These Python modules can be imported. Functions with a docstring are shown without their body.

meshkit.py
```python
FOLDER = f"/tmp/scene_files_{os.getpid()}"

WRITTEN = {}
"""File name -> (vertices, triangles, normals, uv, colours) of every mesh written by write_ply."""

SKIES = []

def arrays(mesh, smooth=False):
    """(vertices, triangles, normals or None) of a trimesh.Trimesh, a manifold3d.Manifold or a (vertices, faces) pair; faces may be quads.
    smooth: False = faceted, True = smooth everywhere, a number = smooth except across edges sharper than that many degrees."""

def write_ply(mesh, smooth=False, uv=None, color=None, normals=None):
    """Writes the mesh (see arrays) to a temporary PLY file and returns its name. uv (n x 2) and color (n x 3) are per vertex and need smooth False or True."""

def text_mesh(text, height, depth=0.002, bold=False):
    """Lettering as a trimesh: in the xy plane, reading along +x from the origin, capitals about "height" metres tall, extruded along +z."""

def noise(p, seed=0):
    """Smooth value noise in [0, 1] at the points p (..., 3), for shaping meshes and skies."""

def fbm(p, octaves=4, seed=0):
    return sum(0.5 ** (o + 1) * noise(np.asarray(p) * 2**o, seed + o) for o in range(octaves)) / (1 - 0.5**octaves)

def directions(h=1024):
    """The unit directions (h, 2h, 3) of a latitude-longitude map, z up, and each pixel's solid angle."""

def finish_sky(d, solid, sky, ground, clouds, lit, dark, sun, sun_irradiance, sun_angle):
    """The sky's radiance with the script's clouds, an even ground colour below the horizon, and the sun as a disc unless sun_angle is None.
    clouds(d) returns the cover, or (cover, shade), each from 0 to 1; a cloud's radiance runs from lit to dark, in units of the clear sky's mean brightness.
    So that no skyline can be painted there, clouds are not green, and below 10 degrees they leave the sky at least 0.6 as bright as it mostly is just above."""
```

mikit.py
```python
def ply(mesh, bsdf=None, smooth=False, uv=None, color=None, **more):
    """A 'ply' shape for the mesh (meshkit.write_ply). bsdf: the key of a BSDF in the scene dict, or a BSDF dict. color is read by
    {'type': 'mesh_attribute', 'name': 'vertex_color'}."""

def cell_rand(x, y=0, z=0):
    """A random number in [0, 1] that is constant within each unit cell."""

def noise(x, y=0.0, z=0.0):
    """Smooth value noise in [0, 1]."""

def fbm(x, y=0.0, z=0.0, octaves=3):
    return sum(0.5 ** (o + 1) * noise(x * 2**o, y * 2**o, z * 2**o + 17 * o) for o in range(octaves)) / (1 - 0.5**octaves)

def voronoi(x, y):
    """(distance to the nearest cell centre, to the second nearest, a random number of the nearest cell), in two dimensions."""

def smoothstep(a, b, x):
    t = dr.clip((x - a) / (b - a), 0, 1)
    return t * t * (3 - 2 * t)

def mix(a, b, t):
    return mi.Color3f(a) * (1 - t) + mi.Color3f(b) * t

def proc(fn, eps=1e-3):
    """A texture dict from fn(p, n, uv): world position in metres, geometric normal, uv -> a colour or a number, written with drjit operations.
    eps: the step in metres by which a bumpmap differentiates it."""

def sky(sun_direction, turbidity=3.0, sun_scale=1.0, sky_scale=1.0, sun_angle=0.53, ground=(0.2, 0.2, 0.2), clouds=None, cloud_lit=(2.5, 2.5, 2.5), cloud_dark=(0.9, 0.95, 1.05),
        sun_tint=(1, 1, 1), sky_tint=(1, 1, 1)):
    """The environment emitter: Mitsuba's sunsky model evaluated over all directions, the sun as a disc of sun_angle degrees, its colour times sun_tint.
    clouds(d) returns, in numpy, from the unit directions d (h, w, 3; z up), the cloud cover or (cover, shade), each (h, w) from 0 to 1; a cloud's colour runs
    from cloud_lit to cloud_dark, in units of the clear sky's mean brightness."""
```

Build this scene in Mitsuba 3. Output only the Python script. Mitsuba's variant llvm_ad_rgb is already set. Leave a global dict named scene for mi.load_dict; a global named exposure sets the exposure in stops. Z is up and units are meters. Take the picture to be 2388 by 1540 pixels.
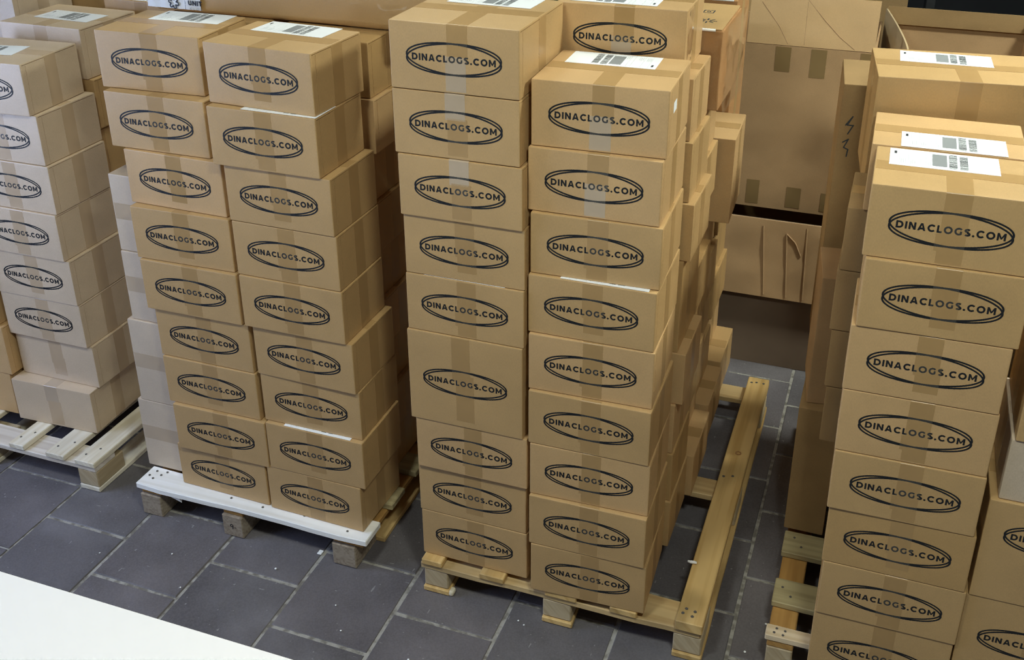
import math, random
import numpy as np
import trimesh
import manifold3d as m3
from shapely.geometry import LineString, Point, Polygon, box as sbox
from shapely.ops import unary_union
from shapely import affinity
import drjit as dr
import mitsuba as mi
import mikit
import meshkit
from mikit import noise, fbm, smoothstep, mix, cell_rand

T = mi.ScalarTransform4f
rng = random.Random(7)
scene, labels = {}, {}

# ------------------------------------------------------------------ camera, light, exposure
CAM_Z = 2.2295
scene['camera'] = {
    'type': 'perspective', 'fov': 51.62, 'fov_axis': 'x', 'near_clip': 0.05, 'far_clip': 60.0,
    'principal_point_offset_x': -0.0127, 'principal_point_offset_y': 0.1466,
    'to_world': T().look_at(origin=[0, 0, CAM_Z], target=[-0.30544, 0.85507, CAM_Z - 0.41899], up=[0, 0, 1])}
exposure = 0.0
LAMPS = [(-1.10, 0.72), (0.32, 0.58), (1.15, 3.00), (-1.70, 3.45)]   # the ceiling lamps, over the aisle and behind the pallets
LAMP_Z = 3.14
LAMP1_RAD = [78.0, 83.8, 76.4]
LAMP2_RAD = [112.0, 120.4, 109.8]
LAMP3_RAD = [205.0, 220.4, 200.9]
LAMP4_RAD = [44.0, 47.3, 43.1]
WINDOW_RAD = [5.3, 6.8, 11.0]     # daylight in the left-hand window
WINDOW2_RAD = [0.5, 0.75, 1.5]    # daylight in the window by the rear aisle

# ------------------------------------------------------------------ materials
def rgb(r, g, b):
    """sRGB 0-255 to linear."""
    return [((c / 255) / 12.92 if c <= 10 else ((c / 255 + 0.055) / 1.055) ** 2.4) for c in (r, g, b)]

def kraft_fn(col, amount=0.10, speck=0.10):
    c = col
    def fn(p, n, uv):
        a = fbm(p.x * 9, p.y * 9, p.z * 9, 3)
        s = noise(p.x * 700, p.y * 700, p.z * 250)
        k = 1.0 + amount * (a - 0.5) * 2 + speck * (s - 0.5)
        return mi.Color3f(*c) * k
    return fn

def plain(col, rough=0.6, spec=0.3, **kw):
    return {'type': 'twosided', 'b': {'type': 'principled', 'base_color': {'type': 'rgb', 'value': list(col)}, 'roughness': rough, 'specular': spec, **kw}}

def textured(fn, rough=0.7, spec=0.3, eps=1e-3, **kw):
    return {'type': 'twosided', 'b': {'type': 'principled', 'base_color': mikit.proc(fn, eps), 'roughness': rough, 'specular': spec, **kw}}

KRAFT = [0.462, 0.292, 0.124]
def tint(c, k, r=1.0, b=1.0):
    return [c[0] * k * r, c[1] * k, c[2] * k * b]
scene['kraft'] = textured(kraft_fn(KRAFT), 0.46, 0.7)
scene['kraft_light'] = textured(kraft_fn(tint(KRAFT, 1.10, 1.0, 1.06)), 0.46, 0.7)
scene['kraft_deep'] = textured(kraft_fn(tint(KRAFT, 0.90, 1.03, 0.92)), 0.46, 0.7)
scene['kraft_dusty'] = textured(kraft_fn([0.53, 0.405, 0.27]), 0.46, 0.7)
scene['kraft_pale'] = textured(kraft_fn([0.52, 0.415, 0.30]), 0.46, 0.7)
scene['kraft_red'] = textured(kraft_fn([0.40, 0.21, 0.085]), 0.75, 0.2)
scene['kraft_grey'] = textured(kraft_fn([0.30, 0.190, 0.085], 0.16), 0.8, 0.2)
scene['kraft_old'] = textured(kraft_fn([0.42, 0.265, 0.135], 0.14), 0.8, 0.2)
scene['tape_dark'] = textured(kraft_fn([0.25, 0.165, 0.07], 0.08, 0.02), 0.25, 0.5)
scene['paper_wrap'] = plain([0.66, 0.66, 0.62], 0.45, 0.4)
scene['kraft_edge'] = plain([0.52, 0.39, 0.22], 0.8, 0.2)
scene['tape_brown'] = textured(kraft_fn([0.385, 0.236, 0.096], 0.08, 0.03), 0.30, 0.6)
scene['tape_dusty'] = textured(kraft_fn([0.45, 0.325, 0.20], 0.08, 0.03), 0.30, 0.6)
scene['tape_milky'] = textured(kraft_fn([0.44, 0.335, 0.225], 0.10, 0.03), 0.26, 0.7)
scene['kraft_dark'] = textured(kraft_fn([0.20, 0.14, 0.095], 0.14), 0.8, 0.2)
scene['tape_pale'] = textured(kraft_fn([0.43, 0.33, 0.225], 0.08, 0.03), 0.30, 0.6)
scene['ink'] = plain([0.012, 0.013, 0.015], 0.55, 0.3)
scene['ink_taped'] = plain([0.045, 0.043, 0.040], 0.3, 0.5)
scene['paper'] = plain([0.80, 0.82, 0.82], 0.55, 0.3)
scene['print_grey'] = plain([0.24, 0.25, 0.25], 0.6, 0.2)
scene['print_black'] = plain([0.045, 0.048, 0.05], 0.6, 0.2)
scene['print_faint'] = plain([0.50, 0.52, 0.52], 0.6, 0.2)
scene['glint_tape'] = plain([0.85, 0.85, 0.82], 0.12, 0.8)

def wood_fn(c1, c2, axis, stain=0.0):
    def fn(p, n, uv):
        u, v = (p.y, p.x) if axis == 'y' else (p.x, p.y)
        g = fbm(u * 3.0, v * 70.0 + p.z * 60, p.z * 9, 3)
        big = fbm(u * 5.0, v * 9.0, p.z * 7.0, 2)
        c = mix(c1, c2, smoothstep(0.3, 0.75, g))
        return c * (1.0 - stain * smoothstep(0.45, 0.75, big))
    return fn
def chip_fn(c1, c2):
    def fn(p, n, uv):
        g = noise(p.x * 170, p.y * 170, p.z * 170)
        h = fbm(p.x * 25, p.y * 25, p.z * 25, 2)
        return mix(c1, c2, smoothstep(0.25, 0.8, 0.6 * g + 0.4 * h))
    return fn
scene['pine_pale_y'] = textured(wood_fn([0.80, 0.73, 0.58], [0.66, 0.57, 0.40], 'y', 0.15), 0.65)
scene['pine_pale_x'] = textured(wood_fn([0.74, 0.67, 0.57], [0.60, 0.52, 0.42], 'x', 0.12), 0.65)
scene['pine_white_x'] = textured(wood_fn([0.90, 0.88, 0.83], [0.80, 0.77, 0.70], 'x', 0.08), 0.7)
scene['pine_yellow_y'] = textured(wood_fn([0.68, 0.46, 0.19], [0.54, 0.335, 0.115], 'y', 0.38), 0.6)
scene['pine_yellow_x'] = textured(wood_fn([0.60, 0.43, 0.21], [0.48, 0.32, 0.14], 'x', 0.2), 0.6)
scene['pine_tan_x'] = textured(wood_fn([0.70, 0.56, 0.37], [0.58, 0.44, 0.26], 'x', 0.15), 0.65)
scene['pine_olive_x'] = textured(wood_fn([0.44, 0.37, 0.20], [0.34, 0.275, 0.14], 'x', 0.2), 0.6)
scene['pine_orange_y'] = textured(wood_fn([0.50, 0.28, 0.085], [0.40, 0.21, 0.06], 'y', 0.2), 0.6)
scene['block_pine'] = textured(wood_fn([0.50, 0.40, 0.25], [0.40, 0.30, 0.17], 'y', 0.15), 0.75)
scene['block_chip'] = textured(chip_fn([0.33, 0.27, 0.20], [0.22, 0.17, 0.12]), 0.85)
scene['nail_steel'] = plain([0.10, 0.09, 0.08], 0.5, 0.4)

def tile_fn(c):
    def fn(p, n, uv):
        a = fbm(p.x * 7, p.y * 7, 0.0, 3)
        s = noise(p.x * 260, p.y * 260, 3.0)
        d = noise(p.x * 90, p.y * 90, 11.0)
        dust = smoothstep(0.52, 0.78, fbm(p.x * 4 + 7, p.y * 4, 5.0, 3))
        k = mi.Color3f(*c) * (0.72 + 0.56 * a + 0.18 * (s - 0.5))
        k = k + mi.Color3f(0.030, 0.030, 0.031) * dust
        return mix(k, [0.32, 0.31, 0.30], smoothstep(0.955, 0.985, d) * 0.6)
    return fn
def tile_bump(p, n, uv):
    return fbm(p.x * 40, p.y * 40, 1.0, 3)
for i, c in enumerate(([0.130, 0.117, 0.121], [0.117, 0.107, 0.110], [0.142, 0.127, 0.129])):
    scene['slate_%d' % i] = {'type': 'twosided', 'b': {'type': 'bumpmap', 'arbitrary': mikit.proc(tile_bump, 2e-3), 'scale': 0.0022,
                            'bsdf': {'type': 'principled', 'base_color': mikit.proc(tile_fn(c)), 'roughness': 0.55, 'specular': 0.4}}}
def grout_fn(p, n, uv):
    g = fbm(p.x * 60, p.y * 60, 0.0, 3)
    return mix([0.17, 0.155, 0.13], [0.36, 0.34, 0.30], smoothstep(0.25, 0.7, g))
scene['grout'] = textured(grout_fn, 0.9, 0.1)
def wall_fn(c):
    def fn(p, n, uv):
        return mi.Color3f(*c) * (0.94 + 0.12 * fbm(p.x * 2, p.y * 2, p.z * 2, 3))
    return fn
scene['wall_paint'] = textured(wall_fn([0.14, 0.135, 0.13]), 0.85, 0.2)
scene['wall_dark'] = textured(wall_fn([0.035, 0.036, 0.038]), 0.9, 0.1)
scene['laminate'] = plain([0.73, 0.70, 0.685], 0.38, 0.5)
scene['frame_grey'] = plain([0.55, 0.56, 0.57], 0.5, 0.4)
scene['film'] = {'type': 'thindielectric', 'int_ior': 1.45}
scene['foam'] = plain([0.85, 0.85, 0.84], 0.8, 0.2)

# ------------------------------------------------------------------ helpers
used = {}
def numbered(name):
    n = used.get(name, 0)
    used[name] = n + 1
    return name if n == 0 else '%s_%03d' % (name, n)

def thing(name, label, cat, group=None):
    key = numbered(name)
    labels[key] = {'label': label, 'category': cat}
    if group:
        labels[key]['group'] = group
    return key

def part(parent, name, shape, M=None, label=None):
    key = numbered(parent + '__' + name)
    scene[key] = dict(shape) if M is None else {**shape, 'to_world': M}
    if label:
        labels[key] = {'label': label}
    return key

def struct(name, shape):
    key = numbered(name)
    scene[key] = shape
    labels[key] = {'kind': 'structure'}
    return key

def place(x, y, z, yaw=0.0):
    return T().translate([x, y, z]).rotate([0, 0, 1], yaw)

def cuboid(x0, y0, z0, x1, y1, z1):
    m = trimesh.creation.box(extents=[x1 - x0, y1 - y0, z1 - z0])
    m.apply_translation([(x0 + x1) / 2, (y0 + y1) / 2, (z0 + z1) / 2])
    return m

def rounded(x0, y0, z0, x1, y1, z1, r=0.003, seg=2):
    """A box with rounded edges: the hull of points on the corner spheres."""
    pts = []
    for sx in (0, 1):
        for sy in (0, 1):
            for sz in (0, 1):
                c = np.array([x1 - r if sx else x0 + r, y1 - r if sy else y0 + r, z1 - r if sz else z0 + r])
                s = np.array([1 if sx else -1, 1 if sy else -1, 1 if sz else -1])
                for i in range(seg + 1):
                    th = math.pi / 2 * i / seg
                    for j in range(1 if i == 0 else seg + 1):
                        ph = math.pi / 2 * j / seg
                        pts.append(c + r * s * np.array([math.sin(th) * math.cos(ph), math.sin(th) * math.sin(ph), math.cos(th)]))
    return m3.Manifold.hull_points(np.array(pts))

def bevel(x0, y0, z0, x1, y1, z1, b=0.002):
    return rounded(x0, y0, z0, x1, y1, z1, b, 1)

def as_tri(m):
    if hasattr(m, 'to_mesh'):
        q = m.to_mesh()
        return trimesh.Trimesh(np.array(q.vert_properties[:, :3]), np.array(q.tri_verts), process=False)
    return m

def join(*ms):
    return trimesh.util.concatenate([as_tri(m) for m in ms])

def tube(points, r, sides=6, flat=1.0):
    p = np.asarray(points, float)
    t = np.gradient(p, axis=0)
    t /= np.linalg.norm(t, axis=1, keepdims=True) + 1e-12
    up = np.array([0, 0, 1.0]) if abs(t[:, 2]).max() < 0.95 else np.array([0, 1.0, 0])
    a = np.cross(t, up); a /= np.linalg.norm(a, axis=1, keepdims=True) + 1e-12
    b = np.cross(t, a)
    rr = np.broadcast_to(r, (len(p),))
    v, f = [], []
    for i in range(len(p)):
        for k in range(sides):
            an = 2 * math.pi * k / sides
            v.append(p[i] + rr[i] * (math.cos(an) * a[i] + flat * math.sin(an) * b[i]))
    n = len(p)
    for i in range(n - 1):
        for k in range(sides):
            q = (k + 1) % sides
            f += [[i * sides + k, i * sides + q, (i + 1) * sides + q], [i * sides + k, (i + 1) * sides + q, (i + 1) * sides + k]]
    v += [p[0], p[-1]]
    for k in range(sides):
        q = (k + 1) % sides
        f += [[n * sides, q, k], [n * sides + 1, (n - 1) * sides + k, (n - 1) * sides + q]]
    return trimesh.Trimesh(np.array(v), np.array(f), process=False)

def flat_mesh(shape, depth=0.0002):
    gs = [g for g in getattr(shape, 'geoms', [shape]) if g.geom_type == 'Polygon' and g.area > 1e-9]
    return trimesh.util.concatenate([trimesh.creation.extrude_polygon(g, depth, engine='earcut') for g in gs])

def to_front(m):
    """xy drawing -> a front face: x right, y up becomes z, facing -y."""
    v = m.vertices.copy()
    m = trimesh.Trimesh(np.stack([v[:, 0], -v[:, 2], v[:, 1]], 1), m.faces[:, :], process=False)
    return m

# ------------------------------------------------------------------ lettering (geometric bold capitals, cap height 1)
def arc(cx, cy, r, a0, a1, n=28, ry=None):
    ry = r if ry is None else ry
    return [(cx + r * math.cos(math.radians(a0 + (a1 - a0) * i / n)), cy + ry * math.sin(math.radians(a0 + (a1 - a0) * i / n))) for i in range(n + 1)]

def glyph(ch, t):
    h = t / 2
    line = lambda pts, cap='flat': LineString(pts).buffer(h, cap_style=cap, join_style='mitre')
    R = 0.5 - h + 0.015
    clip = sbox(-1, 0, 3, 1)
    if ch == 'I': return line([(h, 0), (h, 1)]), t
    if ch == 'L': return line([(h, 1), (h, h), (0.60, h)]), 0.60
    if ch == 'T': return unary_union([line([(0, 1 - h), (0.74, 1 - h)]), line([(0.37, 0), (0.37, 1 - h)])]), 0.74
    if ch == 'U': return line([(h, 1), (h, 0.38)] + arc(0.40, 0.40, 0.40 - h, 180, 360) + [(0.80 - h, 1)]), 0.80
    if ch == 'E': return unary_union([line([(0.62, 1 - h), (h, 1 - h), (h, h), (0.62, h)]), line([(h, 0.5), (0.56, 0.5)])]), 0.62
    if ch == 'D':
        pts = [(h, h)] + arc(0.40, 0.5, 0.5 - h, -90, 90) + [(h, 1 - h)]
        return Polygon(LineString(pts + [pts[0]]).buffer(h, join_style='mitre').exterior).difference(Polygon(pts).buffer(-h, join_style='mitre')), 0.90
    if ch == 'O': return Point(0.52, 0.5).buffer(R + h, 24).difference(Point(0.52, 0.5).buffer(R - h, 24)), 1.04
    if ch == 'C': return line(arc(0.52, 0.5, R, 42, 318)), 0.92
    if ch == 'G': return unary_union([line(arc(0.52, 0.5, R, 42, 322)), line([(0.90 - h, 0.17), (0.90 - h, 0.54)])]), 0.95
    if ch == 'S':
        up = arc(0.37, 0.735, 0.27, 35, 270, 20, 0.265 - h + 0.01)
        lo = arc(0.37, 0.265, 0.28, 90, -145, 20, 0.265 - h + 0.01)
        return line(up + lo[1:]), 0.74
    if ch == 'N': return unary_union([line([(h, 0), (h, 1)]), line([(0.86 - h, 0), (0.86 - h, 1)]), Polygon([(0, 1), (t * 1.05, 1), (0.86, 0), (0.86 - t * 1.05, 0)])]), 0.86
    if ch == 'M': return unary_union([line([(h, 0), (h, 1)]), line([(1.04 - h, 0), (1.04 - h, 1)]), Polygon([(0, 1), (t * 1.0, 1), (0.52, 0.42), (1.04 - t, 1), (1.04, 1), (0.58, 0.18), (0.46, 0.18)])]), 1.04
    if ch == 'A': return unary_union([Polygon([(0, 0), (t * 1.08, 0), (0.48, 0.80), (0.96 - t * 1.08, 0), (0.96, 0), (0.48 + t * 0.54, 1), (0.48 - t * 0.54, 1)]), line([(0.2, 0.28), (0.76, 0.28)])]), 0.96
    if ch == '.': return Point(0.13, 0.13).buffer(0.14, 8), 0.26
    return Polygon(), 0.3

def word(text, cap, t=0.225, track=0.13):
    x, gs = 0.0, []
    for ch in text:
        g, w = glyph(ch, t)
        if not g.is_empty:
            gs.append(affinity.translate(g, x, 0))
        x += w + track
    u = unary_union(gs)
    return affinity.scale(u, cap, cap, origin=(0, 0)), (x - track) * cap

# the oval logo, drawn about (0, 0)
txt, tw = word('DINACLOGS.COM', 0.0158, 0.235, 0.21)
txt = affinity.scale(affinity.translate(txt, -tw / 2, -0.0079), 0.204 / tw, 1.0, origin=(0, 0))
def oval(a, b, s, deg, dx, dy):
    e = affinity.scale(Point(0, 0).buffer(1, 32), a, b)
    i = affinity.scale(Point(0, 0).buffer(1, 32), a - s, b - s)
    return affinity.translate(affinity.rotate(e.difference(i), deg, origin=(0, 0)), dx, dy)
RINGS = unary_union([oval(0.1170, 0.0378, 0.0040, 2.5, 0, 0.0), oval(0.1170, 0.0378, 0.0040, -2.5, 0, 0.0)])
LOGO = unary_union([RINGS, txt])

# ------------------------------------------------------------------ cartons
cache = {}
def carton_body(w, d, h):
    k = ('body', round(w, 3), round(d, 3), round(h, 3))
    if k not in cache:
        m = rounded(0, 0, 0, w, d, h, 0.0032, 2)
        # the slots where the lid tucks in behind the side walls
        for x0, x1 in ((-0.01, 0.0045), (w - 0.0045, w + 0.01)):
            m = m - m3.Manifold.cube([x1 - x0, d - 0.016, 0.0016]).translate([x0, 0.006, h - 0.0062])
        # the joint of the folded front panel on the side walls
        for x0, x1 in ((-0.01, 0.0012), (w - 0.0012, w + 0.01)):
            m = m - m3.Manifold.cube([x1 - x0, 0.0014, h - 0.012]).translate([x0, 0.020, 0.004])
        cache[k] = m
    return cache[k]

TAPES = [  # per variant: (x centre, z from top as share of height, share at lower end, milky?) of the two strips on the front
    [(0.51, 0.0, 0.60, 0), (0.525, 0.42, 0.86, 0)],
    [(0.47, 0.0, 0.48, 0), (0.50, 0.40, 0.93, 0)],
    [(0.52, 0.0, 0.97, 0), (0.50, 0.55, 0.80, 0)],
    [(0.53, 0.0, 0.55, 0), (0.515, 0.45, 0.97, 1)],
    [(0.50, 0.0, 0.40, 1), (0.515, 0.36, 0.95, 0)],
]
TW = 0.050
shape_cache = {}
def shp(key, make, bsdf, smooth=False):
    k = (key, bsdf)
    if k not in shape_cache:
        shape_cache[k] = mikit.ply(make(), bsdf, smooth)
    return shape_cache[k]

def strip_poly(w, h, s):
    cx = w * s[0]
    return sbox(cx - TW / 2, h * (1 - s[2]), cx + TW / 2, h * (1 - s[1]) - 0.002)

def carton(key, x, y, z, yaw, w, d, h, mat='kraft', logo=True, variant=0, top_tape=True, side_tape=True, front_tape=True,
           logo_z=0.5, logo_x=0.5, address=None):
    """One closed shipping carton with its tape strips, print and address labels, under KEY."""
    M = place(x, y, z, yaw)
    TB = {'kraft_pale': 'tape_pale', 'kraft_dusty': 'tape_dusty'}.get(mat, 'tape_brown')
    dk = (round(w, 3), round(d, 3), round(h, 3))
    part(key, 'carton_body', shp(('body',) + dk, lambda: carton_body(w, d, h), mat, 35), M)
    tp = TAPES[variant]
    if front_tape:
        for n, s in enumerate(tp):
            cx = w * s[0]
            if n == 0 and top_tape:
                def fold():
                    pts = [(-0.0002, h * (1 - s[2])), (-0.0002, h - 0.0032)] + arc(0.0032, h - 0.0032, 0.0034, 180, 90, 6)[1:] + [(d * 0.62, h + 0.0002)]
                    m = trimesh.creation.extrude_polygon(LineString(pts).buffer(0.0002, cap_style='flat', join_style='mitre'), TW, engine='earcut')
                    v = m.vertices
                    return trimesh.Trimesh(np.stack([v[:, 2] + cx - TW / 2, v[:, 0], v[:, 1]], 1), m.faces, process=False)
                part(key, 'tape_strip', shp(('fold', variant) + dk, fold, 'tape_milky' if s[3] else TB, 50), M)
                continue
            part(key, 'tape_strip', shp(('ft', n, variant) + dk, lambda: cuboid(cx - TW / 2, -0.0003 - 0.0001 * n, h * (1 - s[2]), cx + TW / 2, 0.002, h * (1 - s[1]) - 0.002),
                                        'tape_milky' if s[3] else TB), M)
    if top_tape:
        part(key, 'tape_strip', shp(('tx',) + dk, lambda: cuboid(0.003, d * 0.5 - TW / 2, h - 0.002, w - 0.003, d * 0.5 + TW / 2, h + 0.0005), TB), M)
    if side_tape:
        for s_, xa, xb in ((0, -0.0003, 0.002), (1, w - 0.002, w + 0.0003)):
            part(key, 'tape_strip', shp(('st', s_) + dk, lambda: cuboid(xa, d * 0.5 - TW / 2, 0.003, xb, d * 0.5 + TW / 2, h - 0.003), TB), M)
    if logo:
        cover = unary_union([strip_poly(w, h, s) for s in tp]) if front_tape else Polygon()
        lk = ('lg', variant, front_tape, logo_x, logo_z) + dk
        def mk(g):
            m = to_front(flat_mesh(g)); m.apply_translation([0, -0.0005, 0]); return m
        for nm, G in (('ring_print', RINGS), ('lettering', txt)):
            L = affinity.translate(G, w * logo_x, h * logo_z)
            for q, (g, ink) in enumerate(((L.difference(cover), 'ink'), (L.intersection(cover), 'ink_taped'))):
                if g.is_empty or g.area < 2e-7:
                    continue
                # the two halves of a ring that the tape parts are pieces of their own
                for j, piece in enumerate(sorted(g.geoms, key=lambda v: v.centroid.y) if (nm == 'ring_print' or q) and hasattr(g, 'geoms') else [g]):
                    if piece.area > 2e-7:
                        part(key, nm, shp((nm, q, j) + lk, lambda: mk(piece), ink), M, 'print dulled by the tape over it' if q else None)
    for a in address or []:
        add_label(key, M, h, *a)
    return M

LW, LD = 0.216, 0.102
def add_label(key, M, h, lx, ly, ldeg, lift=0.0, flip=False):
    """A white address label on top of a carton: lx, ly its near-left corner in the carton's frame."""
    A = M @ T().translate([lx, ly, h + 0.0006 + lift]).rotate([0, 0, 1], ldeg)
    lab = part(key, 'address_label', shp('lab', lambda: cuboid(0, 0, 0, LW, LD, 0.0005), 'paper'), A, 'white address label')
    if flip:
        A = A @ T().translate([LW, LD, 0]).rotate([0, 0, 1], 180)
    def bars(x0, x1, seed):
        r = random.Random(seed); out = []; yy = 0.010
        while yy < 0.090:
            t = r.choice((0.0012, 0.0018, 0.0028, 0.004))
            out.append(cuboid(x0, yy, 0.0005, x1, yy + t, 0.00062)); yy += t + r.choice((0.0009, 0.0013, 0.0022))
        return join(*out)
    part(lab, 'barcode', shp('bc1', lambda: bars(0.118, 0.134, 1), 'print_black'), A, 'printed barcode')
    part(lab, 'barcode', shp('bc2', lambda: bars(0.139, 0.155, 2), 'print_black'), A, 'printed barcode')
    part(lab, 'printed_block', shp('blk', lambda: cuboid(0.085, 0.016, 0.0005, 0.114, 0.088, 0.00062), 'print_grey'), A, 'plain grey printed block')
    def lines():
        r = random.Random(5); out = []
        for xx in (0.020, 0.038, 0.062, 0.072):
            out.append(cuboid(xx, 0.004, 0.0005, xx + 0.0007, LD - 0.006, 0.0006))
        for xx in (0.023, 0.027, 0.031, 0.042, 0.046, 0.050, 0.076, 0.080):
            a = 0.010 + r.random() * 0.006
            out.append(cuboid(xx, a, 0.0005, xx + 0.0013, a + 0.018 + 0.012 * r.random(), 0.0006))
        return join(*out)
    part(lab, 'fine_print', shp('fp', lines, 'print_faint'), A)
    part(lab, 'printed_mark', shp('pm', lambda: cuboid(0.009, 0.070, 0.0005, 0.014, 0.086, 0.0006), 'print_black'), A)

# ------------------------------------------------------------------ the setting: floor with slate tiles, walls, ceiling, windows, lamp
struct('floor', mikit.ply(cuboid(-3.7, -2.2, -0.10, 3.2, 7.2, -0.0028), 'grout'))
SX, SY, X0 = 0.3050, 0.318, -2.0297
def tile_mesh(seed):
    r = random.Random(seed)
    j = [r.uniform(-0.002, 0.002) for _ in range(8)]
    w, d = SX - 0.0070, SY - 0.0070
    pts = []
    for k, (a, b) in enumerate(((0, 0), (1, 0), (1, 1), (0, 1))):
        px, py = a * w + j[2 * k], b * d + j[2 * k + 1]
        sx, sy = (1 if a else -1), (1 if b else -1)
        pts += [(px, py, -0.02), (px, py, -0.0035), (px - sx * 0.0035, py - sy * 0.0035, 0.0)]
    return m3.Manifold.hull_points(np.array(pts))
tiles = [[mikit.ply(tile_mesh(s), 'slate_%d' % b) for b in range(3)] for s in range(4)]
ring = []
for n in range(-9, 18):
    y0 = (2.012 if n % 2 else 1.852) + 0.004
    for k in range(-14, 18):
        x, y = X0 + n * SX + 0.0035, y0 + k * SY
        if x < -3.7 or x > 3.0 or y < -2.1 or y > 6.8:
            continue
        ring.append((x, y))
def in_view(x, y):
    # the tiles that the frame can show
    return 1.05 < y < 5.4 and -0.98 * y - 0.75 < x < 0.20 * y + 0.15
near = sorted([q for q in ring if in_view(*q)], key=lambda q: q[1])[:295]
near_set = set(near)
for x, y in near:
    part('floor', 'tile', tiles[rng.randrange(4)][rng.randrange(3)],
         T().translate([x, y, rng.uniform(-0.0012, 0.0002)]).rotate([1, 0, 0], rng.uniform(-0.12, 0.12)).rotate([0, 1, 0], rng.uniform(-0.12, 0.12)))
far = []
for x, y in ring:
    if (x, y) not in near_set:
        m = cuboid(0, 0, -0.02, SX - 0.0070, SY - 0.0070, 0); m.apply_translation([x, y, 0]); far.append(m)
k_ = part('floor', 'far_tile', mikit.ply(join(*far), 'slate_0'))
labels[k_] = {'kind': 'stuff', 'label': 'slate tiles further off'}

struct('wall_back', mikit.ply(cuboid(-3.7, 7.0, -0.1, 3.2, 7.2, 3.3), 'wall_dark'))
struct('wall_right', mikit.ply(cuboid(3.0, -2.2, -0.1, 3.2, 7.2, 3.3), 'wall_paint'))
struct('wall_front', mikit.ply(cuboid(-3.7, -2.2, -0.1, 3.2, -2.0, 3.3), 'wall_paint'))
struct('ceiling', mikit.ply(cuboid(-3.7, -2.2, 3.2, 3.2, 7.2, 3.3), 'wall_paint'))
WY0, WY1, WZ0, WZ1 = 0.40, 1.85, 0.80, 2.15
VY0, VY1, VZ0, VZ1 = 3.5, 4.7, 0.6, 2.1
left = m3.Manifold.cube([0.2, 9.4, 3.4]).translate([-3.7, -2.2, -0.1])
left = left - m3.Manifold.cube([1, WY1 - WY0, WZ1 - WZ0]).translate([-4.1, WY0, WZ0]) - m3.Manifold.cube([1, VY1 - VY0, VZ1 - VZ0]).translate([-4.1, VY0, VZ0])
struct('wall_left', mikit.ply(left, 'wall_paint'))
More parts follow.
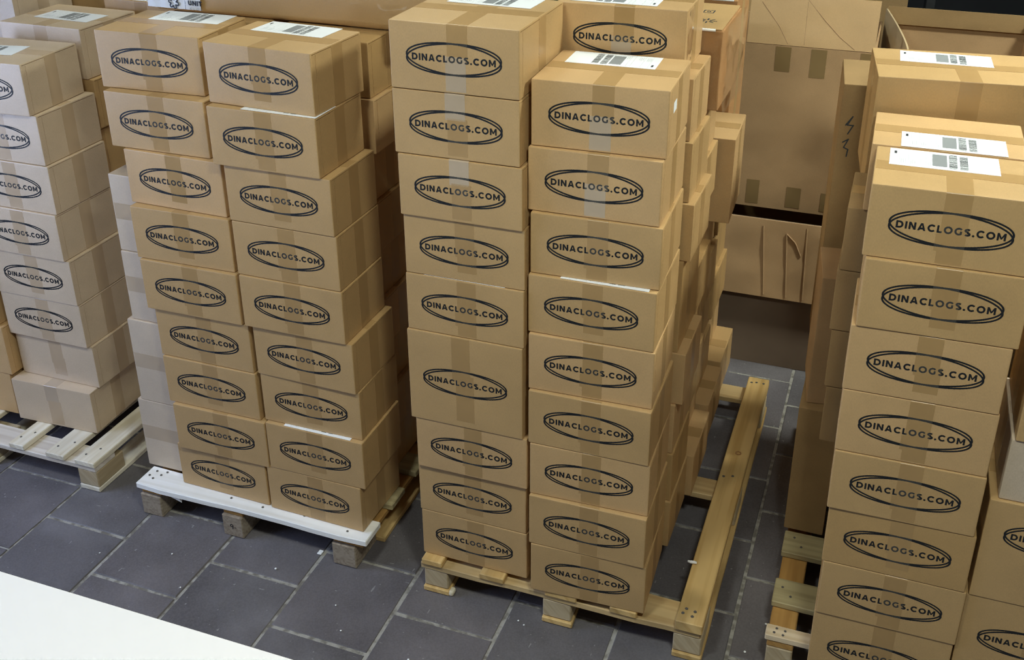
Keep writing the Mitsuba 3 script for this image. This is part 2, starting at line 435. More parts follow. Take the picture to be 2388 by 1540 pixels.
def window(y0, y1, z0, z1, rad):
    k = 'window_%d' % (1 + sum(1 for q in labels if q.startswith('window_') and '__' not in q))
    fr = m3.Manifold.cube([0.06, y1 - y0, z1 - z0]).translate([-3.62, y0, z0]) - m3.Manifold.cube([1, y1 - y0 - 0.10, z1 - z0 - 0.10]).translate([-4.1, y0 + 0.05, z0 + 0.05])
    fr = fr + m3.Manifold.cube([0.05, 0.05, z1 - z0]).translate([-3.615, (y0 + y1) / 2 - 0.025, z0])
    scene[k] = mikit.ply(fr, 'frame_grey')
    labels[k] = {'kind': 'structure'}
    pane = trimesh.Trimesh([[-3.63, y0 + 0.02, z0 + 0.02], [-3.63, y1 - 0.02, z0 + 0.02], [-3.63, y1 - 0.02, z1 - 0.02], [-3.63, y0 + 0.02, z1 - 0.02]], [[0, 1, 2], [0, 2, 3]], process=False)
    s = mikit.ply(pane, 'paper')
    s['emitter'] = {'type': 'area', 'radiance': {'type': 'rgb', 'value': rad}}
    part(k, 'pane', s)
window(WY0, WY1, WZ0, WZ1, WINDOW_RAD)
window(VY0, VY1, VZ0, VZ1, WINDOW2_RAD)

def ceiling_lamp(x, y, z, w, d, rad, lab):
    k = thing('ceiling_lamp', lab, 'lamp')
    part(k, 'housing', mikit.ply(rounded(x - w / 2 - 0.03, y - d / 2 - 0.03, z + 0.002, x + w / 2 + 0.03, y + d / 2 + 0.03, 3.199, 0.01), 'frame_grey'))
    q = trimesh.Trimesh([[x - w / 2, y - d / 2, z], [x - w / 2, y + d / 2, z], [x + w / 2, y + d / 2, z], [x + w / 2, y - d / 2, z]], [[0, 1, 2], [0, 2, 3]], process=False)
    s = mikit.ply(q, 'paper')
    s['emitter'] = {'type': 'area', 'radiance': {'type': 'rgb', 'value': rad}}
    part(k, 'diffuser', s)

for (lx, ly), rad, where in zip(LAMPS, (LAMP1_RAD, LAMP2_RAD, LAMP3_RAD, LAMP4_RAD), ('over the aisle, before the half-bare pallet', 'over the aisle, before the right-hand pallet', 'behind the right-hand pallet', 'behind the white-fronted pallet')):
    ceiling_lamp(lx, ly, LAMP_Z, 0.36, 0.30, rad, 'flat ceiling lamp in a grey housing ' + where)

# ------------------------------------------------------------------ white table in the foreground
tb = thing('table', 'white table top at the lower left corner of the picture', 'table')
part(tb, 'table_top', mikit.ply(rounded(-2.35, 0.42, 0.712, -0.55, 1.183, 0.74, 0.004, 3), 'laminate', 30))
for xx, yy in ((-2.25, 0.52), (-0.65, 0.52), (-2.25, 1.06), (-0.65, 1.06)):
    part(tb, 'leg', mikit.ply(rounded(xx - 0.02, yy - 0.02, 0.0, xx + 0.02, yy + 0.02, 0.712, 0.004), 'frame_grey'))
part(tb, 'apron', mikit.ply(join(cuboid(-2.24, 1.045, 0.65, -0.66, 1.065, 0.712), cuboid(-2.24, 0.51, 0.65, -0.66, 0.53, 0.712)), 'frame_grey'))

# ------------------------------------------------------------------ pallets
DECK = 0.12
def nails(parent, pts, z=DECK, r=0.0036):
    s = shp(('nail', r), lambda: trimesh.creation.cylinder(radius=r, height=0.003, sections=8), 'nail_steel')
    for x, y in pts:
        part(parent, 'nail', s, T().translate([x, y, z - 0.0009]))

def rough_board(x0, y0, z0, x1, y1, z1, seed, amp=0.002):
    """A sawn board whose long edges wander a little."""
    m = as_tri(bevel(x0, y0, z0, x1, y1, z1, 0.0025))
    m = m3.Manifold(m3.Mesh(np.asarray(m.vertices, np.float32), np.asarray(m.faces, np.uint32))).refine_to_length(0.09)
    t = as_tri(m)
    v = t.vertices.copy()
    nz = meshkit.noise(v * np.array([14, 14, 9]) + seed * 7.3, seed) - 0.5
    along_x = (x1 - x0) > (y1 - y0)
    v[:, 1 if along_x else 0] += nz * 2 * amp
    nz2 = meshkit.noise(v * np.array([5, 5, 1]) + seed * 3.1, seed + 9) - 0.5
    v[:, 2] += np.where(v[:, 2] > (z0 + z1) / 2, nz2 * amp * 0.5 - amp * 0.25, 0)
    return trimesh.Trimesh(v, t.faces, process=False)

# pallet with pale slats, left
p1 = thing('pallet', 'pale pine pallet with lengthwise slats under the boxes at the far left', 'pallet', 'wooden pallets')
X1, Y1 = -2.25, 2.16
for i, (a, b) in enumerate(((-3.05, -2.95), (-2.83, -2.75), (-2.69, -2.62), (-2.598, -2.536), (-2.447, -2.371), (-2.33, -2.25))):
    if i == 2: continue
    part(p1, 'deck_board', mikit.ply(rough_board(a, Y1, 0.100, b, Y1 + 1.2, DECK, i), 'pine_pale_y'))
for yy in (Y1 + 0.006, Y1 + 0.55, Y1 + 1.10):
    part(p1, 'cross_board', mikit.ply(rough_board(-3.05, yy, 0.079, X1 - 0.004, yy + 0.095, 0.0995, 20 + int(yy * 9)), 'pine_pale_x'))
for xx in (-3.05, -2.782, -2.332):
    for yy in (Y1 + 0.008, Y1 + 0.53, Y1 + 1.06):
        part(p1, 'block', mikit.ply(bevel(xx, yy, 0.0185, xx + (0.078 if xx != -2.782 else 0.098), yy + 0.13, 0.0788, 0.003), 'block_pine'))
    part(p1, 'runner', mikit.ply(rough_board(xx - 0.001, Y1 + 0.006, 0.0, xx + (0.079 if xx != -2.782 else 0.099), Y1 + 1.2, 0.018, 40 + int(xx * -9)), 'pine_pale_y'))
nails(p1, [(-2.582, 2.20), (-2.555, 2.235), (-2.428, 2.20), (-2.39, 2.235), (-2.31, 2.195), (-2.285, 2.235)])
kn = shp('knot', lambda: trimesh.creation.annulus(0.006, 0.010, 0.002, sections=16), 'kraft_red')

# pallet with the white front board
p2 = thing('pallet', 'pallet with a whitened front board and three chipboard blocks in front', 'pallet', 'wooden pallets')
PX0, PX1, PY = -2.065, -1.258, 2.128
for i in range(7):
    y0 = PY + i * 0.172
    part(p2, 'deck_board', mikit.ply(rough_board(PX0 + rng.uniform(0, 0.006), y0, 0.0985, PX1 + rng.uniform(-0.004, 0.006), y0 + 0.090, DECK, 60 + i, 0.0045 if i == 0 else 0.003), 'pine_white_x' if i == 0 else 'pine_olive_x'),
         label='whitened front board' if i == 0 else None)
for xx, w_ in ((-2.056, 0.075), (-1.755, 0.072), (-1.372, 0.078)):
    part(p2, 'stringer', mikit.ply(rough_board(xx + 0.002, PY + 0.012, 0.0785, xx + w_ + (0.022 if xx > -1.5 else 0), PY + 1.12, 0.098, 80 + int(xx * -10)), 'pine_orange_y'))
    for yy in (PY + 0.004, PY + 0.50, PY + 0.99):
        part(p2, 'block', mikit.ply(bevel(xx, yy, 0.0185 if yy > 2.3 else 0.0, xx + w_, yy + 0.13, 0.0782, 0.003), 'block_chip'))
    part(p2, 'runner', mikit.ply(rough_board(xx + 0.002, PY + 0.136, 0.0, xx + w_ + (0.026 if xx > -1.5 else 0), PY + 1.12, 0.018, 90 + int(xx * -10)), 'pine_yellow_y'))
nails(p2, [(-2.045, 2.175), (-2.025, 2.165), (-2.035, 2.200), (-2.01, 2.187), (-2.0, 2.205), (-1.735, 2.165), (-1.62, 2.16), (-1.48, 2.168), (-1.325, 2.15)])
# the hand-drawn mark on the middle block
mark = to_front(flat_mesh(unary_union([LineString(arc(0, 0.012, 0.0045, 20, 330, 14) + [(0.0045, 0.012), (0.003, 0.0)]).buffer(0.0014), LineString([(0.009, 0.006), (0.015, 0.006)]).buffer(0.0009)])))
part(p2, 'marker_scribble', mikit.ply(mark, 'ink'), T().translate([-1.722, PY + 0.0038, 0.030]))
# a splinter torn out of the front board
part(p2, 'splinter', mikit.ply(as_tri(m3.Manifold.hull_points(np.array([[-1.945, PY + 0.002, 0.0985], [-1.905, PY + 0.002, 0.0985], [-1.905, PY + 0.02, 0.0985], [-1.90, PY + 0.006, 0.080], [-1.925, PY + 0.008, 0.086]]))), 'pine_white_x'))

# half-bare pallet
p3 = thing('pallet', 'yellowish pallet with a bare plank along its right side and open gaps', 'pallet', 'wooden pallets')
QX0, QX1, QY, QL = -1.078, -0.262, 2.118, 1.262
for i, (a, b) in enumerate(((-1.070, -1.008), (-0.893, -0.821), (-0.700, -0.610), (-0.515, -0.440), (-0.337, -0.263))):
    part(p3, 'deck_board', mikit.ply(rough_board(a, QY, 0.1005, b, QY + QL, 0.1330 if i == 4 else DECK, 110 + i, 0.0018), 'pine_yellow_y'),
         label='bare side plank with knots' if i == 4 else None)
for yy in (QY + 0.008, QY + 0.58, QY + 1.15):
    part(p3, 'cross_board', mikit.ply(rough_board(QX0, yy, 0.079, QX1 - 0.006, yy + (0.10 if yy < 2.2 else 0.085), 0.1000, 130 + int(yy * 10), 0.003), 'pine_yellow_x'))
for xx, w_ in ((-1.068, 0.073), (-0.708, 0.082), (-0.340, 0.076)):
    for yy in (QY + 0.010, QY + 0.56, QY + 1.11):
        part(p3, 'block', mikit.ply(bevel(xx, yy, 0.0185, xx + w_, yy + 0.13, 0.0788, 0.003), 'block_pine'))
    part(p3, 'runner', mikit.ply(rough_board(xx - 0.001, QY + 0.004, 0.0, xx + w_ + 0.004, QY + QL, 0.018, 150 + int(xx * -10)), 'pine_yellow_y'))
nails(p3, [(-0.322, 2.150), (-0.296, 2.145), (-0.316, 2.168), (-0.292, 2.164), (-0.322, 2.765), (-0.295, 2.775), (-0.322, 3.34), (-0.305, 3.345), (-0.28, 3.345)], 0.133, 0.0045)
part(p3, 'wood_knot', kn, T().translate([-0.298, 2.90, 0.1335]))
part(p3, 'wood_burr', mikit.ply(as_tri(rounded(-0.995, QY + 0.004, 0.0, -0.978, QY + 0.03, 0.017, 0.006)), 'pine_pale_y'))

# pallet at the right
p4 = thing('pallet', 'pallet with crosswise olive boards, partly bare beside the right-hand boxes', 'pallet', 'wooden pallets')
RX0, RX1, RY = -0.104, 0.70, 2.163
for i, (ya, yb) in enumerate(((2.163, 2.205), (2.289, 2.385), (2.495, 2.593), (2.72, 2.81), (2.93, 3.02), (3.20, 3.29))):
    ya = 2.105 if i == 0 else ya
    part(p4, 'deck_board', mikit.ply(rough_board(RX0 - 0.003, ya + (0.058 if i == 0 else 0), 0.1005, RX1, yb, DECK, 170 + i, 0.002), 'pine_tan_x' if i == 0 else 'pine_olive_x'))
for xx, w_ in ((-0.101, 0.068), (0.25, 0.075), (0.622, 0.072)):
    part(p4, 'stringer', mikit.ply(rough_board(xx, RY + 0.003, 0.0792, xx + w_, RY + 1.12, 0.1003, 190 + int(xx * 10)), 'pine_orange_y'))
    for yy in (RY + 0.002, RY + 0.50, RY + 0.99):
        part(p4, 'block', mikit.ply(bevel(xx + 0.001, yy, 0.0185, xx + w_, yy + 0.13, 0.0790, 0.003), 'block_pine'))
    part(p4, 'runner', mikit.ply(rough_board(xx, RY + 0.004, 0.0, xx + w_, RY + 1.12, 0.018, 200 + int(xx * 10)), 'pine_yellow_y'))
nails(p4, [(-0.085, 2.176), (-0.062, 2.173), (-0.080, 2.192), (-0.058, 2.189), (-0.085, 2.35), (-0.06, 2.32), (-0.078, 2.565), (-0.055, 2.53)])

# ------------------------------------------------------------------ the printed boxes in their stacks
W, D, H = 0.3165, 0.262, 0.159
ORD = ['top', 'second from the top', 'third from the top', 'fourth from the top', 'fifth from the top', 'sixth from the top', 'seventh from the top', 'second from the bottom', 'bottom']
MATS = ['kraft', 'kraft_light', 'kraft', 'kraft_deep', 'kraft_light']

def stack(where, group, rows, base, heights=None, d=D, deep=None, w=W, logos=None, mats=None, ords=ORD, addr=None, variants=None, names='shipping_box', desc='kraft box with oval print', descs=None, **kw):
    """rows: (x, y, yaw) from the top box down; base: height of the lowest box's underside."""
    n = len(rows)
    heights = heights or [H] * n
    z = base
    for i in range(n - 1, -1, -1):
        x, y, yaw = rows[i]
        h = heights[i]
        has = logos is None or logos[i]
        dsc = (descs or {}).get(i) or (desc if has else 'plain kraft box')
        key = thing(names, '%s, %s of %s' % (dsc, ords[i], where), 'box', group)
        carton(key, x, y, z + 0.0004, yaw, w, (deep or {}).get(i, d), h - 0.0009, (mats[i] if mats else MATS[rng.randrange(5)]), has,
               variants[i] if variants else rng.randrange(5), address=(addr or {}).get(i), top_tape=True, **(kw if has else {**kw}))
        z += h
    return z

stack("the white-fronted pallet's left front stack", 'boxes on the white-fronted pallet',
      [(-2.016, 2.233, 2.9), (-1.996, 2.207, 0.3), (-1.955, 2.200, -1.2), (-1.944, 2.174, 1.4), (-1.934, 2.167, 0.3), (-1.920, 2.179, -0.27), (-1.915, 2.173, 0.15), (-1.898, 2.162, 0.5), (-1.920, 2.179, -1.2)],
      DECK, [0.159] * 8 + [0.152], d=0.24, addr={0: [(0.072, 0.140, 0)], }, mats=['kraft', 'kraft', 'kraft_light', 'kraft', 'kraft', 'kraft', 'kraft', 'kraft', 'kraft'], variants=[2, 2, 0, 0, 2, 2, 0, 2, 0])
stack("the white-fronted pallet's right front stack", 'boxes on the white-fronted pallet',
      [(-1.636, 2.179, -2.78), (-1.631, 2.154, -0.43), (-1.608, 2.164, -0.90), (-1.605, 2.164, -0.38), (-1.601, 2.159, -0.06), (-1.586, 2.172, -1.2), (-1.583, 2.176, 0.27), (-1.577, 2.164, -0.25), (-1.594, 2.168, -1.33)],
      DECK, [0.160] * 8 + [0.158], d=0.236, addr={0: [(0.045, 0.140, -0.3)], 1: [(0.10, 0.0035, 0)], 7: [(0.06, 0.0035, 0)]}, mats=['kraft'] * 9, variants=[0, 2, 0, 2, 2, 2, 0, 0, 2])
stack("the half-bare pallet's left front stack", 'boxes on the half-bare pallet',
      [(-1.090, 2.130, 0.1), (-1.090, 2.131, 0.0), (-1.083, 2.128, 0.0), (-1.080, 2.135, 0.2), (-1.081, 2.133, -0.2), (-1.084, 2.129, 0.0), (-1.073, 2.133, 0.0), (-1.079, 2.146, -0.5), (-1.076, 2.146, -0.8)],
      DECK, [0.160, 0.160, 0.160, 0.1605, 0.1605, 0.2725, 0.1595, 0.1595, 0.1555], d=0.255,
      descs={5: 'tall printed box'}, deep={0: 0.312}, addr={0: [(0.055, 0.208, -2)], 4: [(0.05, 0.0035, 0)]}, variants=[3, 4, 4, 0, 2, 1, 2, 0, 2], mats=['kraft', 'kraft', 'kraft', 'kraft', 'kraft', 'kraft', 'kraft_light', 'kraft', 'kraft'])
stack("the half-bare pallet's right front stack", 'boxes on the half-bare pallet',
      [(-0.761, 2.170, 1.9), (-0.765, 2.161, 0.5), (-0.755, 2.150, 1.7), (-0.757, 2.141, 0.4), (-0.753, 2.132, 1.6), (-0.750, 2.123, 0.5), (-0.745, 2.121, 1.7), (-0.744, 2.112, 0.7), (-0.738, 2.110, 2.2)],
      DECK, [0.159] * 9, d=0.262, addr={0: [(0.035, 0.153, 0, 0, True)], 3: [(0.08, 0.0035, 0)]}, variants=[3, 3, 2, 0, 2, 2, 2, 2, 2])
F_rows = [(-0.007, 2.067, 0.5), (0.002, 2.057, 1.5), (-0.007, 2.062, 0.54), (-0.004, 2.062, 0.69), (-0.002, 2.059, 0.63), (0.004, 2.066, -0.3), (0.009, 2.065, 0.06), (0.006, 2.07, 0.0)]
stack("the right-hand pallet's front stack", 'boxes on the right-hand pallet', F_rows, DECK,
      [0.1595] * 7 + [0.2035], d=0.232, ords=ORD[:7] + ['bottom'], addr={0: [(0.028, 0.122, 0)]}, variants=[2, 0, 0, 2, 2, 0, 2, 2])
stack('the far left stack', 'boxes on the far left pallet',
      [(-2.690, 2.289, 4.2), (-2.681, 2.322, 0.3), (-2.673, 2.319, 0.2), (-2.676, 2.314, 0), (-2.665, 2.320, 0.2), (-2.665, 2.324, 0.3), (-2.658, 2.337, 0.3), (-2.667, 2.286, 2.4)],
      DECK, [0.159] * 7 + [0.159], d=0.255, ords=ORD[:7] + ['bottom'], logos=[1] * 6 + [0, 0], addr={0: [(0.01, 0.05, 8)]}, mats=['kraft_dusty'] * 8, variants=[2, 2, 2, 2, 0, 2, 0, 4])

# right-edge stack beyond it, cut by the frame
stack("the stack cut by the right picture edge", 'boxes on the right-hand pallet',
      [(0.352, 2.075, -0.3), (0.346, 2.080, 0), (0.330, 2.072, 0.3), (0.326, 2.075, 0.3)],
      DECK, [0.30, 0.155, 0.271, 0.355], d=0.26, ords=['tall top', 'pale second', 'third', 'bottom'], logos=[0, 0, 1, 1], mats=['kraft', 'kraft_pale', 'kraft', 'kraft'], variants=[2, 2, 1, 2], logo_z=0.68)

# second rows
rowsB = [(-1.640 + rng.uniform(-0.012, 0.012), 2.437, rng.uniform(-0.9, 0.9)) for _ in range(9)]
rowsB[0] = (-1.632, 2.440, 1.0); rowsB[1] = (-1.620, 2.436, 0.0)
stack("the white-fronted pallet's shaded second row", 'shaded boxes behind the front row', rowsB, DECK, [0.1552] * 9, d=0.27, logos=[0] * 9, side_tape=True)
rowsB3 = [(-1.625 + rng.uniform(-0.012, 0.012), 2.735, rng.uniform(-0.9, 0.9)) for _ in range(9)]
stack("the white-fronted pallet's shaded third row", 'shaded boxes behind the front row', rowsB3, DECK, [0.1552] * 9, d=0.27, logos=[0] * 9)
kq = thing('shipping_box', 'kraft box under the left end of the long wrapped carton', 'box', 'shaded boxes behind the front row')
carton(kq, -2.02, 2.525, 0.9, 0.5, 0.34, 0.30, 0.619, 'kraft', False)
kq = thing('shipping_box', 'plain box hidden low behind the front left stack of the white-fronted pallet', 'box', 'shaded boxes behind the front row')
carton(kq, -2.02, 2.525, 0.1205, 0.5, 0.34, 0.30, 0.779, 'kraft', False)

# pale boxes showing left of the white-fronted pallet's stacks
def Qbox(i, x, y, z, h, w, ordn):
    k = thing('pale_box', 'pale plain box showing at the left of the white-fronted pallet, %s' % ordn, 'box', 'pale boxes at the left of the white-fronted pallet')
    M = carton(k, x, y, z + 0.0004, 0, w, 0.28, h - 0.0009, 'kraft_pale', False, 2, side_tape=False, front_tape=False, top_tape=False)
    part(k, 'tape_strip', shp(('q', i), lambda: cuboid(0.004, -0.0004, h * 0.42, w - 0.004, 0.002, h * 0.42 + 0.05), 'tape_milky'), M)
Qbox(0, -2.083, 2.222, DECK, 0.252, 0.156, 'lowest of four')
Qbox(1, -2.068, 2.222, DECK + 0.252, 0.288, 0.144, 'third of four')
Qbox(2, -2.052, 2.228, DECK + 0.540, 0.228, 0.112, 'second of four')
Qbox(3, -2.053, 2.232, DECK + 0.768, 0.240, 0.090, 'topmost of four')

# rows behind the front right stack on the half-bare pallet
r2 = [(-0.43 + dx - W, 2.449 - 0.006 * i, yw) for i, (dx, yw) in enumerate(((-0.030, 0.6), (-0.022, 0.4), (-0.012, 0), (0.004, -0.5), (-0.012, 0), (0.012, 0.3), (-0.006, 0.0), (-0.001, 0.2), (0.003, 0)))]
r2[0] = (-0.797, 2.456, 0.9)
stack("the half-bare pallet's second row", 'boxes behind the front row on the half-bare pallet', r2, DECK,
      [0.159, 0.159, 0.159, 0.159, 0.2705, 0.159, 0.159, 0.159, 0.159], d=0.232, w=0.324, logos=[1] + [0] * 8, variants=[3, 1, 2, 0, 1, 2, 0, 1, 2], addr={0: [(0.030, 0.02, 0, 0, True)]})
r3 = [(dx - W, 2.690 - 0.006 * i, yw) for i, (dx, yw) in enumerate(((-0.462, 0.5), (-0.452, -0.3), (-0.470, 0), (-0.445, 0.5), (-0.462, 0.2), (-0.440, 0), (-0.450, 0.3), (-0.402, 0)))]
stack("the half-bare pallet's third row", 'boxes behind the front row on the half-bare pallet', r3, DECK, [0.159] * 6 + [0.12] + [0.150], d=0.255, logos=[0] * 8)
r4 = [(dx - W, 2.955 - 0.004 * i, yw) for i, (dx, yw) in enumerate(((-0.403, 2.2), (-0.480, 0.2), (-0.465, 0), (-0.475, 0), (-0.462, 0.4), (-0.412, 0)))]
stack("the half-bare pallet's fourth row", 'boxes behind the front row on the half-bare pallet', r4, DECK, [0.271, 0.159, 0.159, 0.160, 0.160, 0.150], d=0.250, logos=[0] * 6, ords=['tall jutting top'] + ORD[1:5] + ['jutting bottom'], mats=['kraft_light', 'kraft', 'kraft_deep', 'kraft', 'kraft', 'kraft_light'])
r5 = [(dx - W, 3.215, yw) for i, (dx, yw) in enumerate(((-0.470, 0.2), (-0.480, 0), (-0.468, 0), (-0.480, 0.4), (-0.422, 0)))]
stack("the half-bare pallet's rearmost row", 'boxes behind the front row on the half-bare pallet', r5, DECK, [0.159, 0.159, 0.160, 0.160, 0.150], d=0.255, logos=[0] * 5, ords=['top', 'second from the top', 'third from the top', 'fourth from the top', 'jutting bottom'])

# the row hidden behind the left stack on the half-bare pallet
stack("the half-bare pallet's hidden left row", 'boxes behind the front row on the half-bare pallet', [(-1.102 + 0.004 * (i % 3), 2.410, 0) for i in range(8)], DECK, [0.159] * 8, d=0.255, logos=[0] * 8, ords=ORD[:7] + ['bottom'])
# boxes behind the far left stack
kM = 0.12
rm = [(-2.715, 2.597, -0.3), (-2.70, 2.60, 0), (-2.71, 2.60, 0), (-2.705, 2.60, 0), (-2.70, 2.60, 0.4), (-2.71, 2.60, 0), (-2.70, 2.60, 0), (-2.70, 2.60, 0)]
stack('the second row behind the far left stack', 'boxes behind the far left stack', rm, DECK, [0.1635] * 8, d=0.265, logos=[0] * 8, ords=['labelled top'] + ORD[1:7] + ['bottom'],
      addr={0: [(0.062, 0.085, -2)]}, mats=['kraft_dusty'] + ['kraft'] * 7)
rm = [(-2.865, 2.965, 0), (-2.86, 2.965, 0), (-2.86, 2.965, 0), (-2.86, 2.965, 0)]
stack('the third row behind the far left stack', 'boxes behind the far left stack', rm, DECK, [0.56, 0.33, 0.33, 0.33], d=0.265, logos=[0] * 4, ords=['tall top', 'second', 'third', 'bottom'], mats=['kraft', 'kraft', 'kraft', 'kraft'], front_tape=False)
rm = [(-2.540, 2.885, 0), (-2.535, 2.885, 0), (-2.54, 2.885, 0), (-2.54, 2.885, 0)]
stack('the third row, right of the tall one, far left', 'boxes behind the far left stack', rm, DECK, [0.345, 0.33, 0.33, 0.33], d=0.265, logos=[0] * 4, ords=['labelled top', 'second', 'third', 'bottom'], addr={0: [(0.022, 0.006, 0)]}, mats=['kraft'] * 4)
rm = [(-3.050, 2.69, 0), (-3.045, 2.69, 0), (-3.055, 2.69, 0)]
stack('the pale stack cut by the upper left corner', 'boxes behind the far left stack', rm, DECK, [0.62, 0.45, 0.48], d=0.265, w=0.312, logos=[0] * 3, ords=['top', 'middle', 'bottom'], mats=['kraft_pale', 'kraft', 'kraft'])
rm = [(-2.995, 2.30, 0), (-2.99, 2.295, 0.5), (-3.005, 2.30, 0), (-2.985, 2.30, 0), (-3.0, 2.30, 0.5)]
stack('the stack cut by the left picture edge', 'boxes at the left picture edge', rm, DECK, [0.159] * 3 + [0.185, 0.163], d=0.26, w=0.313, logos=[0] * 5, ords=['top', 'second', 'third', 'fourth', 'bottom'])

# second box on the right-hand stack, the labelled boxes behind it
stack("the right-hand pallet's second row", 'boxes on the right-hand pallet',
      [(-0.020, 2.308, 0.6), (-0.052, 2.316, 0), (-0.056, 2.316, 0), (-0.050, 2.318, 0.2), (-0.044, 2.318, 0), (0.012, 2.318, 0), (0.014, 2.318, 0), (0.012, 2.318, 0)], DECK,
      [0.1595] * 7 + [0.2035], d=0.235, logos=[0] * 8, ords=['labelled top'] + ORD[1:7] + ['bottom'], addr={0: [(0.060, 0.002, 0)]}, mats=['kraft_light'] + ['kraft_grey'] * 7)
kf = thing('shipping_box', 'plain kraft box with one address label, highest at the right', 'box', 'boxes on the right-hand pallet')
carton(kf, -0.030, 2.560, 1.2325, 6.0, 0.40, 0.27, 0.288, 'kraft', False, 2, address=[(0.060, 0.150, -4)])
kf = thing('shipping_box', 'tall kraft carton bearing the highest labelled box at the right', 'box', 'boxes on the right-hand pallet')
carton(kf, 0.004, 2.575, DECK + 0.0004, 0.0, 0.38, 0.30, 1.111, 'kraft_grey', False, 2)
kf = thing('shipping_box', 'kraft carton behind the right edge, level with the highest labelled box', 'box', 'boxes on the right-hand pallet')
carton(kf, 0.42, 2.60, 1.0, 0.0, 0.34, 0.30, 0.505, 'kraft', False, 2)
kf = thing('shipping_box', 'kraft carton low behind the stack cut by the right edge', 'box', 'boxes on the right-hand pallet')
carton(kf, 0.42, 2.60, DECK, 0.0, 0.34, 0.30, 0.879, 'kraft', False, 2)
# cartons on the bare boards of the right-hand pallet
kf = thing('carton', 'dull brown carton standing on the bare boards of the right-hand pallet', 'box')
carton(kf, -0.114, 2.60, DECK + 0.0004, 0, 0.112, 0.55, 0.425, 'kraft_grey', False, 2, side_tape=False, front_tape=False, top_tape=False)
kf = thing('carton', 'upright narrow carton with a pale worn top, set on the dull brown carton', 'box')
carton(kf, -0.098, 2.630, DECK + 0.4258, 7.0, 0.085, 0.20, 0.395, 'kraft_old', False, 2, side_tape=False, front_tape=False, top_tape=False)
kf = thing('carton', 'worn carton with scribbled pen marks rising behind the right-hand stack', 'box')
M = carton(kf, -0.118, 2.885, DECK + 0.4258, 5.0, 0.36, 0.26, 0.855, 'kraft_grey', False, 2, side_tape=False, front_tape=False, top_tape=False)
scr = unary_union([LineString([(0.018, 0.74), (0.034, 0.765), (0.022, 0.74), (0.038, 0.74), (0.026, 0.715)]).buffer(0.0017), LineString([(0.016, 0.690), (0.03, 0.70), (0.02, 0.675), (0.032, 0.67), (0.030, 0.65)]).buffer(0.0017)])
m = to_front(flat_mesh(scr)); m.apply_translation([0, -0.0004, 0])
part(kf, 'pen_mark', mikit.ply(m, 'print_black'), M)

# ------------------------------------------------------------------ long wrapped carton lying on the boxes of the white-fronted pallet
lc = thing('wrapped_carton', 'long brown carton with a white printed paper end, lying across the back boxes', 'box')
LX0, LX1, LY, LZ, LH = -2.082, -1.16, 2.562, 1.5196, 0.27
def soft_box(x0, y0, z0, x1, y1, z1, seed, amp, r=0.02, edge=0.05):
    m = rounded(x0, y0, z0, x1, y1, z1, r, 3).refine_to_length(edge)
    t = as_tri(m); v = t.vertices.copy()
    n = np.stack([meshkit.fbm(v * 7 + seed * 3 + 11 * k, 2, seed + k) for k in range(3)], 1) - 0.5
    keep = np.clip((v[:, 2:3] - z0) / 0.02, 0, 1)
    n[:, 2:] *= keep
    v += n * 2 * amp
    v[:, 2] = np.maximum(v[:, 2], z0)
    return trimesh.Trimesh(v, t.faces, process=False)
part(lc, 'carton_body', mikit.ply(soft_box(LX0, LY, LZ, LX1, LY + 0.30, LZ + LH, 3, 0.004), 'kraft_deep', 40))
def wrap_sheet():
    g = []
    nx, path = 14, [(LY - 0.0055, LZ + 0.012), (LY - 0.0065, LZ + 0.09), (LY - 0.0065, LZ + 0.17), (LY - 0.0055, LZ + LH - 0.014), (LY + 0.012, LZ + LH + 0.005), (LY + 0.10, LZ + LH + 0.006)]
    V, F = [], []
    for i in range(nx + 1):
        for j, (yy, zz) in enumerate(path):
            jag = 0.012 * (meshkit.noise(np.array([j * 1.7, 3.0, i * 0.0]), 4) - 0.5) if i in (0, nx) else 0
            V.append([LX0 - 0.004 + 0.185 * i / nx + float(jag), yy - 0.001 * ((i * 7 + j * 3) % 3), zz])
    n = len(path)
    for i in range(nx):
        for j in range(n - 1):
            a = i * n + j
            F += [[a, a + n, a + n + 1], [a, a + n + 1, a + 1]]
    return trimesh.Trimesh(np.array(V), np.array(F), process=False)
pw = part(lc, 'paper_wrap', mikit.ply(wrap_sheet(), 'paper_wrap', True), label='white printed paper end')
hook = LineString(arc(0, 0, 0.0046, -20, 200, 12) + [(-0.0046, -0.005)]).buffer(0.0017)
petals = [affinity.rotate(affinity.translate(hook, 0.0, 0.0125), 60 * k + 15, origin=(0, 0)) for k in range(6)]
FY = LY - 0.0098
for g in petals:
    m = to_front(flat_mesh(g)); m.apply_translation([-1.996, FY, LZ + 0.030]); part(pw, 'emblem_petal', mikit.ply(m, 'ink'))
m = to_front(flat_mesh(sbox(0, 0, 0.001, 0.024))); m.apply_translation([-1.957, FY, LZ + 0.014]); part(pw, 'divider_line', mikit.ply(m, 'print_black'))
w1, ww = word('UNIT', 0.0135, 0.24, 0.16)
m = to_front(flat_mesh(affinity.scale(w1, 0.047 / ww, 1, origin=(0, 0)))); m.apply_translation([-1.946, FY, LZ + 0.026]); part(pw, 'lettering', mikit.ply(m, 'ink'))
w1, ww = word('CLOS', 0.0062, 0.14, 0.9)
m = to_front(flat_mesh(affinity.scale(w1, 0.042 / ww, 1, origin=(0, 0)))); m.apply_translation([-1.942, FY, LZ + 0.013]); part(pw, 'lettering', mikit.ply(m, 'print_grey'))

